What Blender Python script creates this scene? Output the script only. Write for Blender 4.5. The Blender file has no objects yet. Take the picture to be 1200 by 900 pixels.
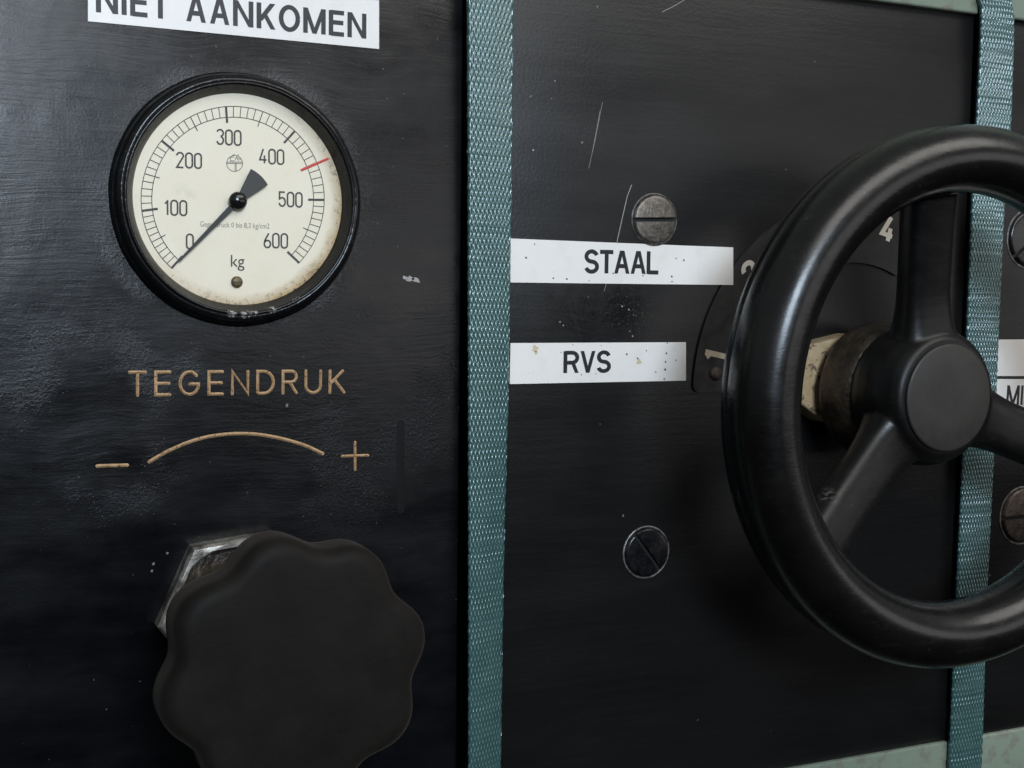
import bpy, bmesh, math, random
from mathutils import Vector, Matrix
random.seed(7)
C = bpy.context.scene
PI = math.pi
R = math.radians

# ------------------------------------------------------------------ camera, world, lamps
CAM = Vector((0.0, -0.470, 0.0))
F = 1509.0                                     # focal length in pixels of a 1200 px wide frame
MR = Matrix(((0.90954, -0.01825, 0.41521), (-0.41542, -0.07046, 0.90690), (0.01271, -0.99735, -0.07167)))
cam_data = bpy.data.cameras.new('camera')
cam_data.sensor_width = 36.0
cam_data.lens = 36.0 * F / 1200.0
cam_data.clip_start = 0.01
cam_data.clip_end = 60.0
cam = bpy.data.objects.new('camera', cam_data)
C.collection.objects.link(cam)
rot = Matrix((MR.col[0], -MR.col[1], -MR.col[2])).transposed()
q = rot.to_quaternion()
cam.rotation_mode = 'QUATERNION'
cam.rotation_quaternion = q
cam.location = CAM
C.camera = cam

w = bpy.data.worlds.new('World')
C.world = w
w.use_nodes = True
# the room behind the photographer: bright walls above eye level, dark below
wt = w.node_tree
bg = wt.nodes['Background']
wc = wt.nodes.new('ShaderNodeTexCoord'); ws = wt.nodes.new('ShaderNodeSeparateXYZ'); wr = wt.nodes.new('ShaderNodeValToRGB')
wt.links.new(wc.outputs['Generated'], ws.inputs[0]); wm = wt.nodes.new('ShaderNodeMath'); wm.operation = 'ADD'; wm.inputs[1].default_value = .25; wt.links.new(ws.outputs[2], wm.inputs[0]); wt.links.new(wm.outputs[0], wr.inputs[0]); wt.links.new(wr.outputs[0], bg.inputs[0])
cr = wr.color_ramp
cr.elements[0].position = .08; cr.elements[0].color = (.02, .02, .022, 1)
cr.elements[1].position = .48; cr.elements[1].color = (.92, .95, 1.0, 1)
bg.inputs[1].default_value = 0.22

def area(name, loc, target, sx, sy, power, col):
    l = bpy.data.lights.new(name, 'AREA')
    l.shape = 'RECTANGLE'; l.size = sx; l.size_y = sy; l.energy = power; l.color = col
    o = bpy.data.objects.new(name, l)
    C.collection.objects.link(o)
    o.location = loc
    o.rotation_euler = (Vector(target) - Vector(loc)).to_track_quat('-Z', 'Y').to_euler()
    return o
area('window_light', (-.04, -2.0, .64), (.2, 0, 0), .60, .62, 28, (0.72, 0.85, 1.0))
area('wall_fill', (2.10, -2.0, .16), (.40, 0, .05), 2.2, .76, 6.0, (1.0, 0.97, 0.96))  # unseen soft lamp added to give the middle panel its sheen
area('ceiling_light', (.85, -1.35, 1.35), (.25, 0, 0), 2.2, .8, 21, (1.0, 0.965, 0.91))

C.view_settings.view_transform = 'Standard'
C.view_settings.look = 'None'
C.view_settings.exposure = 0.0
C.view_settings.gamma = 1.0
C.render.engine = 'CYCLES'
C.cycles.use_denoising = True
C.cycles.max_bounces = 6

def at(px, py, h=0.0):
    """point of the plane h metres in front of the panels, read off the calibrated photograph"""
    d = MR @ Vector(((px - 600) / F, (py - 450) / F, 1.0))
    t = (-h - CAM.y) / d.y
    return CAM + d * t

# ------------------------------------------------------------------ node helpers
class NT:
    def __init__(s, name):
        s.m = bpy.data.materials.new(name); s.m.use_nodes = True
        s.t = s.m.node_tree; s.p = s.t.nodes['Principled BSDF']; s.out = s.t.nodes['Material Output']
        s._c = None
    def n(s, typ, **kw):
        nd = s.t.nodes.new(typ)
        for k, v in kw.items():
            if k.startswith('i_'):
                s.put(nd.inputs[k[2:].replace('_', ' ')], v)
            else: setattr(nd, k, v)
        return nd
    def put(s, sock, v):
        if isinstance(v, bpy.types.NodeSocket): s.t.links.new(v, sock)
        elif isinstance(v, tuple) and len(v) == 3 and sock.type == 'RGBA': sock.default_value = (*v, 1)
        else: sock.default_value = v
    def set(s, **kw):
        for k, v in kw.items(): s.put(s.p.inputs[k.replace('_', ' ')], v)
        return s
    def co(s):
        if s._c is None: s._c = s.n('ShaderNodeTexCoord').outputs['Object']
        return s._c
    def mapping(s, scale=(1, 1, 1), rot=(0, 0, 0), loc=(0, 0, 0), vec=None):
        nd = s.n('ShaderNodeMapping'); s.put(nd.inputs['Vector'], vec or s.co())
        nd.inputs['Scale'].default_value = scale; nd.inputs['Rotation'].default_value = rot; nd.inputs['Location'].default_value = loc
        return nd.outputs[0]
    def noise(s, scale, detail=4, rough=.55, vec=None, dist=0):
        nd = s.n('ShaderNodeTexNoise'); s.put(nd.inputs['Vector'], vec or s.co())
        nd.inputs['Scale'].default_value = scale; nd.inputs['Detail'].default_value = detail
        nd.inputs['Roughness'].default_value = rough; nd.inputs['Distortion'].default_value = dist
        return nd.outputs[0]
    def voro(s, scale, vec=None, feature='F1'):
        nd = s.n('ShaderNodeTexVoronoi', feature=feature); s.put(nd.inputs['Vector'], vec or s.co())
        nd.inputs['Scale'].default_value = scale
        return nd.outputs['Distance']
    def ramp(s, f, a, b, lo=0.0, hi=1.0):
        nd = s.n('ShaderNodeMapRange'); s.put(nd.inputs[0], f)
        for k, v in zip((1, 2, 3, 4), (a, b, lo, hi)): s.put(nd.inputs[k], v)
        return nd.outputs[0]
    def mul(s, a, b, op='MULTIPLY'):
        nd = s.n('ShaderNodeMath', operation=op); s.put(nd.inputs[0], a); s.put(nd.inputs[1], b)
        return nd.outputs[0]
    def mix(s, f, a, b):
        nd = s.n('ShaderNodeMix', data_type='RGBA'); s.put(nd.inputs[0], f); s.put(nd.inputs[6], a); s.put(nd.inputs[7], b)
        return nd.outputs[2]
    def dist(s, p):
        nd = s.n('ShaderNodeVectorMath', operation='DISTANCE'); s.put(nd.inputs[0], s.co()); nd.inputs[1].default_value = p
        return nd.outputs['Value']
    def bump(s, h, distance, strength=1.0, normal=None):
        nd = s.n('ShaderNodeBump'); s.put(nd.inputs['Height'], h); nd.inputs['Distance'].default_value = distance; s.put(nd.inputs['Strength'], strength)
        if normal: s.put(nd.inputs['Normal'], normal)
        return nd.outputs[0]

GC = (0.1053, 0.0, 0.0318)                    # gauge axis on the panel

def mat_left():
    a = NT('uneven glossy black paint')
    # brush strokes that wander: the coordinates are warped before the stretched noise
    wn = a.n('ShaderNodeTexNoise'); a.put(wn.inputs['Vector'], a.co()); wn.inputs['Scale'].default_value = 13; wn.inputs['Detail'].default_value = 2
    off = a.n('ShaderNodeVectorMath', operation='MULTIPLY_ADD'); a.put(off.inputs[0], wn.outputs['Color'])
    off.inputs[1].default_value = (.02, .0, .022); a.put(off.inputs[2], a.co())
    vec = off.outputs[0]
    streak = a.noise(1.0, 5, .62, a.mapping((42, 1, 720), vec=vec))
    swirl = a.noise(1.0, 5, .65, a.mapping((85, 1, 520), (0, R(-28), 0), vec=vec))
    smear = a.noise(1.0, 4, .6, a.mapping((16, 1, 60), (0, R(-14), 0), vec=vec))
    wob = a.noise(26, 3)
    sxz = a.n('ShaderNodeSeparateXYZ', i_Vector=a.co())
    x, z = sxz.outputs[0], sxz.outputs[2]
    region = a.mul(a.ramp(z, .035, -.01), a.ramp(a.noise(12, 2), .38, .55))
    coarse = a.noise(800, 5, .7)
    pits = a.ramp(a.voro(520), .0, .16)
    gd = a.dist(GC)
    ring = a.mul(a.ramp(gd, .0435, .0462), a.ramp(gd, .0470, .0545, 1, 0))
    lowmask = a.mul(a.ramp(z, .0, -.02), a.ramp(z, -.105, -.075))
    rough_area = a.mul(a.ramp(a.noise(24, 4), .47, .60), lowmask)
    amp = a.mul(a.ramp(a.noise(15, 4, .6), .36, .66, .10, .85), a.ramp(z, -.11, -.06, .25, 1))
    n = a.bump(a.mix(region, streak, swirl), .00027, amp)
    n = a.bump(wob, .0018, .28, n)
    n = a.bump(coarse, .0005, a.mul(a.mul(rough_area, .5), a.mul(a.mul(ring, a.ramp(wob, .40, .62)), .7), 'MAXIMUM'), n)
    n = a.bump(pits, .00025, a.mul(rough_area, .8), n)
    n = a.bump(a.noise(1100, 2, .6), .00012, .3, n)
    dust_glint = a.ramp(a.noise(460, 2), .725, .75)  # pale specks: dust, plus glints off paint bumps put in as colour
    col = a.mix(a.ramp(smear, .3, .7), (.0017, .0020, .0029), (.0036, .0041, .0055))
    col = a.mix(a.mul(dust_glint, .5), col, (.16, .155, .15))
    col = a.mix(a.mul(ring, a.ramp(coarse, .50, .75, 0, .40)), col, (.12, .108, .09))
    ro = a.mul(a.ramp(smear, .32, .68, .23, .37), a.ramp(a.noise(70, 4), .35, .7, .94, 1.10))
    return a.set(Base_Color=col, Roughness=ro, Normal=n).m

def mat_mid():
    a = NT('satin black lacquer')
    streak = a.noise(1.0, 5, .6, a.mapping((26, 1, 420)))
    cl = a.noise(11, 4, .6)
    glossy = a.mul(a.ramp(a.dist(tuple(at(700, 352))), .030, .008), a.ramp(a.noise(60, 4), .40, .58))
    speck = a.mul(a.ramp(a.dist(tuple(at(735, 365))), .016, .004), a.ramp(a.noise(900, 3, .6), .60, .66))
    dust_glint = a.ramp(a.noise(210, 1), .785, .80)
    col = a.mix(a.ramp(cl, .3, .7), (.0060, .0057, .0057), (.0100, .0096, .0096))
    col = a.mix(a.mul(a.ramp(streak, .45, .8), .35), col, (.016, .0155, .015))
    col = a.mix(a.mul(a.mul(a.mul(speck, .6), dust_glint, 'MAXIMUM'), .5), col, (.28, .27, .26))
    ro = a.mul(a.ramp(a.noise(1.0, 5, .6, a.mapping((9, 1, 34), (0, R(-10), 0))), .3, .7, .27, .40), a.ramp(glossy, 0, 1, 1, .55))
    n = a.bump(streak, .00010, .6)
    n = a.bump(a.noise(700, 3), .00012, .5, n)
    n = a.bump(a.noise(300, 4), .0006, a.mul(glossy, .5), n)
    return a.set(Base_Color=col, Roughness=ro, Specular_IOR_Level=.37, Normal=n).m

def mat_simple(name, col, rough=.5, metal=0.0, bump=None, var=None, spec=None):
    a = NT(name)
    c = col
    if var:
        c = a.mix(a.ramp(a.noise(var[0], 5, .6), .35, .68), col, var[1])
    a.set(Base_Color=c, Roughness=rough, Metallic=metal)
    if var: a.set(Roughness=a.ramp(a.noise(var[0] * 1.7, 4), .3, .7, rough * .8, min(1, rough * 1.25)))
    if bump: a.set(Normal=a.bump(a.noise(bump[0], 4, .6), bump[1], bump[2]))
    if spec is not None: a.p.inputs['Specular IOR Level'].default_value = spec
    return a.m

def mat_rim():
    a = NT('glossy black enamel')
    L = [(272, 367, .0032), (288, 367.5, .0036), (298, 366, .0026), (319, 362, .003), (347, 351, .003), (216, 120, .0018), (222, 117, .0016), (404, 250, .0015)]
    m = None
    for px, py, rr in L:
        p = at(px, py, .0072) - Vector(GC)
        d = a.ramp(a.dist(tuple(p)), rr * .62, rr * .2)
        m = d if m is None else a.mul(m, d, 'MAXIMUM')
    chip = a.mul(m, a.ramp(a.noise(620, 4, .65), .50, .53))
    dust_glint = a.mul(a.ramp(a.noise(420, 3, .7), .62, .72), .25)
    col = a.mix(dust_glint, (.006, .006, .0065), (.10, .092, .08))
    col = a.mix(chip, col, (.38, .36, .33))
    n = a.bump(a.noise(160, 4, .6), .0009, .28)
    return a.set(Base_Color=col, Roughness=a.ramp(chip, 0, 1, .20, .6), Specular_IOR_Level=.38, Normal=n).m

def mat_dial():
    a = NT('aged cream dial enamel')
    sx = a.n('ShaderNodeSeparateXYZ', i_Vector=a.co())
    r = a.dist((0, 0, 0))
    nz = a.noise(70, 5, .65)
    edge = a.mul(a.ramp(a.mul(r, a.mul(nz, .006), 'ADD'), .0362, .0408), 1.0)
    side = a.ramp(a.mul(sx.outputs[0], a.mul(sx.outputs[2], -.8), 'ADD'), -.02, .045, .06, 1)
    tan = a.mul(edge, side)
    grime_shade = a.mul(a.mul(a.ramp(r, .0340, .0374), a.ramp(a.noise(620, 4, .7), .50, .66)), side)
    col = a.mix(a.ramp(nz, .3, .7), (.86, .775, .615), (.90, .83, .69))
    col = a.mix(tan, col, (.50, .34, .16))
    col = a.mix(grime_shade, col, (.05, .038, .025))
    smudge = a.mul(a.ramp(a.dist((-.0195, -.0024, .0005)), .006, .001), a.ramp(a.noise(260, 4), .45, .7, 0, .35))
    col = a.mix(smudge, col, (.45, .42, .36))
    return a.set(Base_Color=col, Roughness=.45).m

def mat_glass():
    a = NT('clear gauge glass')
    tr = a.n('ShaderNodeBsdfTransparent'); tr.inputs[0].default_value = (.97, .975, .965, 1)
    gl = a.n('ShaderNodeBsdfGlossy'); gl.inputs['Roughness'].default_value = .06
    lw = a.n('ShaderNodeLayerWeight'); f5 = a.mul(a.mul(lw.outputs['Facing'], 4.0, 'POWER'), .6)
    mx = a.n('ShaderNodeMixShader')
    a.put(mx.inputs[0], a.mul(f5, .008, 'ADD')); a.put(mx.inputs[1], tr.outputs[0]); a.put(mx.inputs[2], gl.outputs[0])
    a.t.links.new(mx.outputs[0], a.out.inputs[0])
    return a.m

def mat_label():
    a = NT('white label tape')
    spots = a.mul(a.ramp(a.noise(620, 2), .73, .77), a.ramp(a.noise(38, 3), .48, .6))
    smear = a.ramp(a.noise(90, 5, .6), .52, .78, 0, .30)
    col = a.mix(smear, (.84, .82, .785), (.66, .63, .57))
    col = a.mix(a.mul(spots, .6), col, (.12, .10, .08))
    return a.set(Base_Color=col, Roughness=.34, Normal=a.bump(a.noise(200, 3), .0002, .3)).m

def mat_strap(name, c0, c1):
    a = NT(name)
    col = a.mix(a.ramp(a.noise(120, 4), .35, .7), c0, c1)
    a.set(Base_Color=col, Roughness=.34, Coat_Weight=.8, Coat_Roughness=.16, Coat_IOR=1.7, Normal=a.bump(a.noise(2600, 2), .00006, .5))
    a.p.inputs['Specular IOR Level'].default_value = 1.0; a.p.inputs['Specular Tint'].default_value = (.78, 1, .98, 1)
    return a.m

def mat_steel():
    a = NT('worn steel')
    n1 = a.noise(240, 5, .7)
    rust = a.ramp(a.noise(420, 4, .6), .48, .70, 0, .8)
    sc = a.noise(1, 3, .6, a.mapping((2500, 2500, 160), (0, R(20), 0)))
    col = a.mix(a.ramp(n1, .3, .7), (.12, .104, .088), (.27, .245, .215))
    col = a.mix(rust, col, (.070, .046, .030))
    return a.set(Base_Color=col, Metallic=.85, Roughness=a.ramp(n1, .3, .7, .36, .58), Normal=a.bump(a.mul(n1, a.mul(sc, .5), 'ADD'), .0004, .6)).m

def mat_darksteel():
    a = NT('dark oiled screw steel')
    n1 = a.noise(260, 5, .7)
    col = a.mix(a.ramp(n1, .4, .7), (.006, .006, .008), (.022, .020, .020))
    return a.set(Base_Color=col, Metallic=.1, Roughness=.2, Normal=a.bump(n1, .0003, .45)).m

def mat_wheel(name='polished black phenolic', r0=.19, r1=.33, spec=.5):
    a = NT(name)
    n1 = a.noise(45, 5, .6)
    wear = a.ramp(a.noise(1, 5, .65, a.mapping((130, 130, 420), (0, R(35), 0))), .58, .78)
    pits = a.ramp(a.voro(300), .0, .10)
    col = a.mix(a.ramp(n1, .35, .7), (.0036, .0034, .0034), (.0066, .0058, .0054))
    col = a.mix(a.mul(wear, .4), col, (.030, .027, .025))
    col = a.mix(a.mul(a.ramp(a.noise(420, 2), .765, .785), .4), col, (.15, .13, .11))
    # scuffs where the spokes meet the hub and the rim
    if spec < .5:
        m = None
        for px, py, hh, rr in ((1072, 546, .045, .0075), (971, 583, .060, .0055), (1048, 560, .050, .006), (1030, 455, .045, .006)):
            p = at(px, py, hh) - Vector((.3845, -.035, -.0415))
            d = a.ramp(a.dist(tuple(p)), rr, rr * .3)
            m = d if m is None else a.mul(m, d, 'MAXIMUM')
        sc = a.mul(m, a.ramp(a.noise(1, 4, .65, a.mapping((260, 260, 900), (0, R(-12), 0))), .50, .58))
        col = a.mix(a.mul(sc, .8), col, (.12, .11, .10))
    ro = a.ramp(a.noise(60, 5, .65), .3, .72, r0, r1)
    n = a.bump(a.noise(70, 4, .55), .0008, .20)
    n = a.bump(a.noise(1, 4, .6, a.mapping((160, 160, 900), (0, R(28), 0))), .00016, .22, n)
    n = a.bump(pits, .00015, .3, n)
    return a.set(Base_Color=col, Roughness=ro, Specular_IOR_Level=spec, Normal=n).m

def mat_knob():
    a = NT('dull brown black phenolic')
    n1 = a.noise(55, 5, .6)
    col = a.mix(a.ramp(n1, .35, .7), (.0068, .0058, .0050), (.0108, .0090, .0077))
    col = a.mix(a.mul(a.ramp(a.noise(34, 5, .7), .52, .72), .6), col, (.0135, .0112, .0093))
    n = a.bump(a.noise(650, 4, .6), .00016, .5)
    n = a.bump(a.noise(70, 4), .0008, .25, n)
    return a.set(Base_Color=col, Roughness=a.ramp(n1, .3, .7, .52, .66), Specular_IOR_Level=.12, Sheen_Weight=.05, Sheen_Roughness=.5, Sheen_Tint=(1, .86, .74), Normal=n).m

def mat_tan():
    a = NT('worn tan lettering paint')
    col = a.mix(a.ramp(a.noise(260, 4), .35, .68), (.48, .30, .155), (.36, .215, .10))
    col = a.mix(a.mul(a.ramp(a.noise(900, 4, .65), .56, .64), .8), col, (.055, .036, .02))
    return a.set(Base_Color=col, Roughness=.55, Normal=a.bump(a.noise(1100, 4), .0004, .7)).m

def mat_cream():
    a = NT('chipped cream paint')
    n1 = a.noise(110, 5, .65)
    chip = a.ramp(a.noise(170, 5, .7), .55, .60)
    ring = a.ramp(a.mul(a.voro(150, feature='DISTANCE_TO_EDGE'), 1.0), .06, .0)
    col = a.mix(a.ramp(n1, .35, .65), (.42, .295, .16), (.53, .41, .25))
    col = a.mix(a.mul(ring, .45), col, (.36, .24, .12))
    col = a.mix(chip, col, (.17, .125, .085))
    n = a.bump(a.mul(chip, -1.0), .0005, .8)
    return a.set(Base_Color=col, Roughness=.48, Normal=a.bump(n1, .0008, .4, n)).m

def mat_green():
    a = NT('pale green machine paint')
    n1 = a.noise(60, 5, .6)
    z = a.n('ShaderNodeSeparateXYZ', i_Vector=a.n('ShaderNodeTexCoord').outputs['Object']).outputs[2]
    col = a.mix(a.ramp(n1, .3, .7), (.190, .240, .184), (.206, .258, .194))
    edge = a.mul(a.ramp(a.mul(a.ramp(z, .0027, .0012), a.ramp(z, -.3500, -.3484), 'MAXIMUM'), 0, 1), a.ramp(a.noise(160, 5, .7), .50, .60))
    col = a.mix(a.mul(edge, .75), col, (.17, .165, .14))
    return a.set(Base_Color=col, Roughness=.45, Normal=a.bump(a.noise(240, 4), .0003, .4)).m

M = dict(
    left=mat_left(), mid=mat_mid(), rim=mat_rim(), dial=mat_dial(), glass=mat_glass(), label=mat_label(),
    strapL=mat_strap('teal polyester webbing', (.030, .082, .080), (.043, .106, .103)),
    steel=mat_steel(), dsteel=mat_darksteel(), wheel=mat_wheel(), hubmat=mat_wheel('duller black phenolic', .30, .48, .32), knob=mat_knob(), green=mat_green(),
    ink=mat_simple('black print', (.012, .012, .013), .5),
    dialink=mat_simple('dark dial print', (.060, .057, .053), .6),
    faint=mat_simple('faded dial print', (.30, .275, .23), .7),
    tan=mat_tan(),
    red=mat_simple('red mark paint', (.62, .06, .05), .5),
    needle=mat_simple('grey blued needle', (.038, .038, .038), .5),
    brass=mat_simple('dull brass', (.30, .23, .12), .42, .7, None, (300, (.10, .08, .05))),
    white=mat_simple('aged ivory numeral paint', (.86, .76, .58), .5, 0, None, (300, (.76, .62, .44))),
    dgrey=mat_simple('grey numeral paint', (.76, .72, .63), .5),
    plate=mat_simple('black plate lacquer', (.013, .0125, .012), .48, 0, (400, .0002, .4), (120, (.022, .021, .02))),
    cream=mat_cream(),
    collar=mat_simple('brown black cast collar', (.017, .0125, .009), .38, .1, (260, .0012, .75), (120, (.062, .042, .026))),
    void=mat_simple('unlit gap', (.004, .004, .004), .9),
    scratch=mat_simple('bare scratch', (.34, .33, .32), .5),
    hair=mat_simple('dull scuff', (.16, .155, .15), .6),
    run=mat_simple('thick dull paint run', (.0020, .0021, .0026), .42, spec=.28),
    stain=mat_simple('yellow stain', (.62, .52, .34), .5),
    spot=mat_simple('brown dirt spot', (.05, .042, .035), .6),
)

# ------------------------------------------------------------------ mesh helpers
def empty(name, loc, label, cat, group=None):
    o = bpy.data.objects.new(name, None)
    C.collection.objects.link(o); o.location = loc
    o.empty_display_size = .01
    return tag(o, label, cat, group)

def tag(o, label=None, cat=None, group=None, kind=None):
    if label: o['label'] = label
    if cat: o['category'] = cat
    if group: o['group'] = group
    if kind: o['kind'] = kind
    return o

def mesh_obj(name, verts, faces, mats, parent=None, smooth=True, mi=None, loc=None, angle=40):
    """verts in world space; the object takes its root's place as origin"""
    org = Vector(loc) if loc is not None else (world_loc(parent) if parent else Vector((0, 0, 0)))
    me = bpy.data.meshes.new(name)
    me.from_pydata([tuple(Vector(v) - org) for v in verts], [], faces)
    for m in (mats if isinstance(mats, list) else [mats]): me.materials.append(m)
    if mi: me.polygons.foreach_set('material_index', mi)
    bm = bmesh.new(); bm.from_mesh(me)
    bmesh.ops.recalc_face_normals(bm, faces=bm.faces)
    bm.to_mesh(me); bm.free()
    if smooth:
        me.polygons.foreach_set('use_smooth', [True] * len(me.polygons))
        me.set_sharp_from_angle(angle=R(angle))
    o = bpy.data.objects.new(name, me)
    C.collection.objects.link(o)
    if parent is not None:
        o.parent = parent
        o.location = org - world_loc(parent)
    else:
        o.location = org
    return o

def world_loc(o):
    v = Vector((0, 0, 0))
    while o is not None:
        v += o.location; o = o.parent
    return v

class Geo:
    def __init__(s): s.v = []; s.f = []; s.mi = []
    def add(s, v, f, mi=0):
        b = len(s.v); s.v += [Vector(x) for x in v]; s.f += [tuple(i + b for i in q) for q in f]; s.mi += [mi] * len(f)
    def obj(s, name, mats, parent=None, smooth=True, loc=None, angle=40):
        return mesh_obj(name, s.v, s.f, mats, parent, smooth, s.mi if isinstance(mats, list) else None, loc, angle)

def lathe(prof, c, seg=96, cap_front=False, cap_back=False, wob=None):
    """prof: list of (radius, height towards the viewer); axis along -Y through c"""
    g = Geo(); v = []; f = []
    n = len(prof)
    for i, (r, h) in enumerate(prof):
        for k in range(seg):
            a = 2 * PI * k / seg
            rr = r * (1 + (wob(a, i) if wob else 0))
            v.append((c[0] + rr * math.cos(a), c[1] - h, c[2] + rr * math.sin(a)))
    for i in range(n - 1):
        for k in range(seg):
            k2 = (k + 1) % seg
            f.append((i * seg + k, i * seg + k2, (i + 1) * seg + k2, (i + 1) * seg + k))
    if cap_front: f.append(tuple((n - 1) * seg + k for k in range(seg)))
    if cap_back: f.append(tuple(reversed(range(seg))))
    g.add(v, f); return g

def box(g, x0, x1, h0, h1, z0, z1, b=.0006, mi=0):
    """bevelled block between heights h0 and h1 in front of the panel plane"""
    bm = bmesh.new()
    bmesh.ops.create_cube(bm, size=1)
    for v in bm.verts:
        v.co = Vector(((x0 + x1) / 2 + v.co.x * (x1 - x0), -(h0 + h1) / 2 + v.co.y * (h1 - h0), (z0 + z1) / 2 + v.co.z * (z1 - z0)))
    if b: bmesh.ops.bevel(bm, geom=bm.edges[:], offset=b, segments=2, affect='EDGES', profile=.6)
    bm.verts.index_update()
    g.add([v.co.copy() for v in bm.verts], [tuple(v.index for v in f.verts) for f in bm.faces], mi)
    bm.free()

# ---- strokes: flat lettering built from ribbons in a plane
def ribbon2d(pts, t, rnd=False):
    """outline-free ribbon: list of 2-D verts and faces"""
    P = [Vector((p[0], p[1])) for p in pts]
    n = len(P); L = []; Rr = []
    for i in range(n):
        d0 = (P[i] - P[i - 1]).normalized() if i > 0 else (P[1] - P[0]).normalized()
        d1 = (P[i + 1] - P[i]).normalized() if i < n - 1 else d0
        m = (d0 + d1)
        m = m.normalized() if m.length > 1e-6 else d0
        nn = Vector((-m.y, m.x))
        k = max(.45, abs(m.dot(d1)))
        L.append(P[i] + nn * (t / 2 / k)); Rr.append(P[i] - nn * (t / 2 / k))
    v = []; f = []
    for a, b in zip(L, Rr): v += [a, b]
    for i in range(n - 1): f.append((2 * i, 2 * i + 1, 2 * i + 3, 2 * i + 2))
    if rnd:
        for e, (c, d) in ((0, (P[0], (P[0] - P[1]).normalized())), (n - 1, (P[-1], (P[-1] - P[-2]).normalized()))):
            base = len(v); an = math.atan2(d.y, d.x)
            K = 6
            ids = []
            for k in range(1, K):
                q = an - PI / 2 + PI * k / K
                v.append(c + Vector((math.cos(q), math.sin(q))) * (t / 2)); ids.append(base + k - 1)
            f.append((2 * e + 1, *ids, 2 * e) if e else (2 * e, *ids, 2 * e + 1))
    return v, f

def arc(cx, cy, rx, ry, a0, a1, n=14):
    return [(cx + rx * math.cos(R(a0 + (a1 - a0) * i / n)), cy + ry * math.sin(R(a0 + (a1 - a0) * i / n))) for i in range(n + 1)]

def para(x0, x1, hw, y0=0.0, y1=1.0):
    """slanted bar with level ends: a polygon, given as ('P', points)"""
    return ('P', [(x0 - hw, y0), (x0 + hw, y0), (x1 + hw, y1), (x1 - hw, y1)])

def sans(ch, t=.15):
    """plain grotesque capitals, one unit high: (width, strokes)"""
    h = t / 2; q = t * .56
    if ch == 'N': w = .74; return w, [[(h, 0), (h, 1)], [(w - h, 0), (w - h, 1)], para(w - h * 1.15, h * 1.15, q, 0, 1)]
    if ch == 'I': return t, [[(h, 0), (h, 1)]]
    if ch == 'E': w = .60; return w, [[(h, 0), (h, 1)], [(h, 1 - h), (w, 1 - h)], [(h, .53), (w * .95, .53)], [(h, h), (w, h)]]
    if ch == 'T': w = .62; return w, [[(0, 1 - h), (w, 1 - h)], [(w / 2, 0), (w / 2, 1)]]
    if ch == 'A': w = .72; return w, [para(q, w / 2 - .02, q), para(w - q, w / 2 + .02, q), [(.16, .33), (w - .16, .33)]]
    if ch == 'K': w = .70; return w, [[(h, 0), (h, 1)], para(.10, w - .10, q * 1.25, .30, 1), para(w - q, .30, q * 1.1, 0, .56)]
    if ch == 'O': w = .80; return w, [arc(w / 2, .5, w / 2 - h, .515 - h, 0, 360, 32)]
    if ch == 'M': w = .86; return w, [[(h, 0), (h, 1)], [(w - h, 0), (w - h, 1)], para(w / 2, h * 1.1, q), para(w / 2, w - h * 1.1, q)]
    if ch == 'S':
        w = .66; rx = w / 2 - h; ry = (1.02 - t) / 4
        up = arc(w / 2, 1.01 - h - ry, rx * .95, ry, 15, 250, 16); dn = arc(w / 2, -.01 + h + ry, rx, ry, 70, -165, 16)
        return w, [up + dn]
    if ch == 'L': w = .56; return w, [[(h, 0), (h, 1)], [(h, h), (w, h)]]
    if ch == 'R':
        w = .70; ry = (1 - h - .47) / 2
        return w, [[(h, 0), (h, 1)], [(h, 1 - h)] + arc(w - h - ry, 1 - h - ry, ry, ry, 90, -90, 12) + [(h, .47)], para(w - q, .42, q * 1.05, 0, .47)]
    if ch == 'V': w = .70; return w, [para(w / 2, q, q), para(w / 2, w - q, q)]
    return .32, []

def engraved(ch):
    if ch == 'T': w = .66; return w, [[(0, 1), (w, 1)], [(w / 2, 1), (w / 2, 0)]]
    if ch == 'E': w = .60; return w, [[(w, 1), (0, 1), (0, 0), (w, 0)], [(0, .5), (w * .93, .5)]]
    if ch == 'G': w = .82; return w, [arc(w / 2, .5, w / 2, .5, 42, 345, 26) + [(w * .98, .46), (w * .52, .46)]]
    if ch == 'N': w = .70; return w, [[(0, 0), (0, 1), (w, 0), (w, 1)]]
    if ch == 'D': w = .72; return w, [[(0, 0), (0, 1)] + arc(w - .46, .5, .46, .5, 90, -90, 18) + [(0, 0)]]
    if ch == 'R': w = .62; return w, [[(0, 0), (0, 1)] + arc(w - .25, .75, .25, .25, 90, -90, 12) + [(0, .5)], [(w * .5, .5), (w, 0)]]
    if ch == 'U': w = .70; return w, [[(0, 1)] + arc(w / 2, .35, w / 2, .35, 180, 360, 16) + [(w, 1)]]
    if ch == 'K': w = .68; return w, [[(0, 0), (0, 1)], [(0, .38), (w * .9, 1)], [(w * .32, .58), (w, 0)]]
    return .3, []

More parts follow.
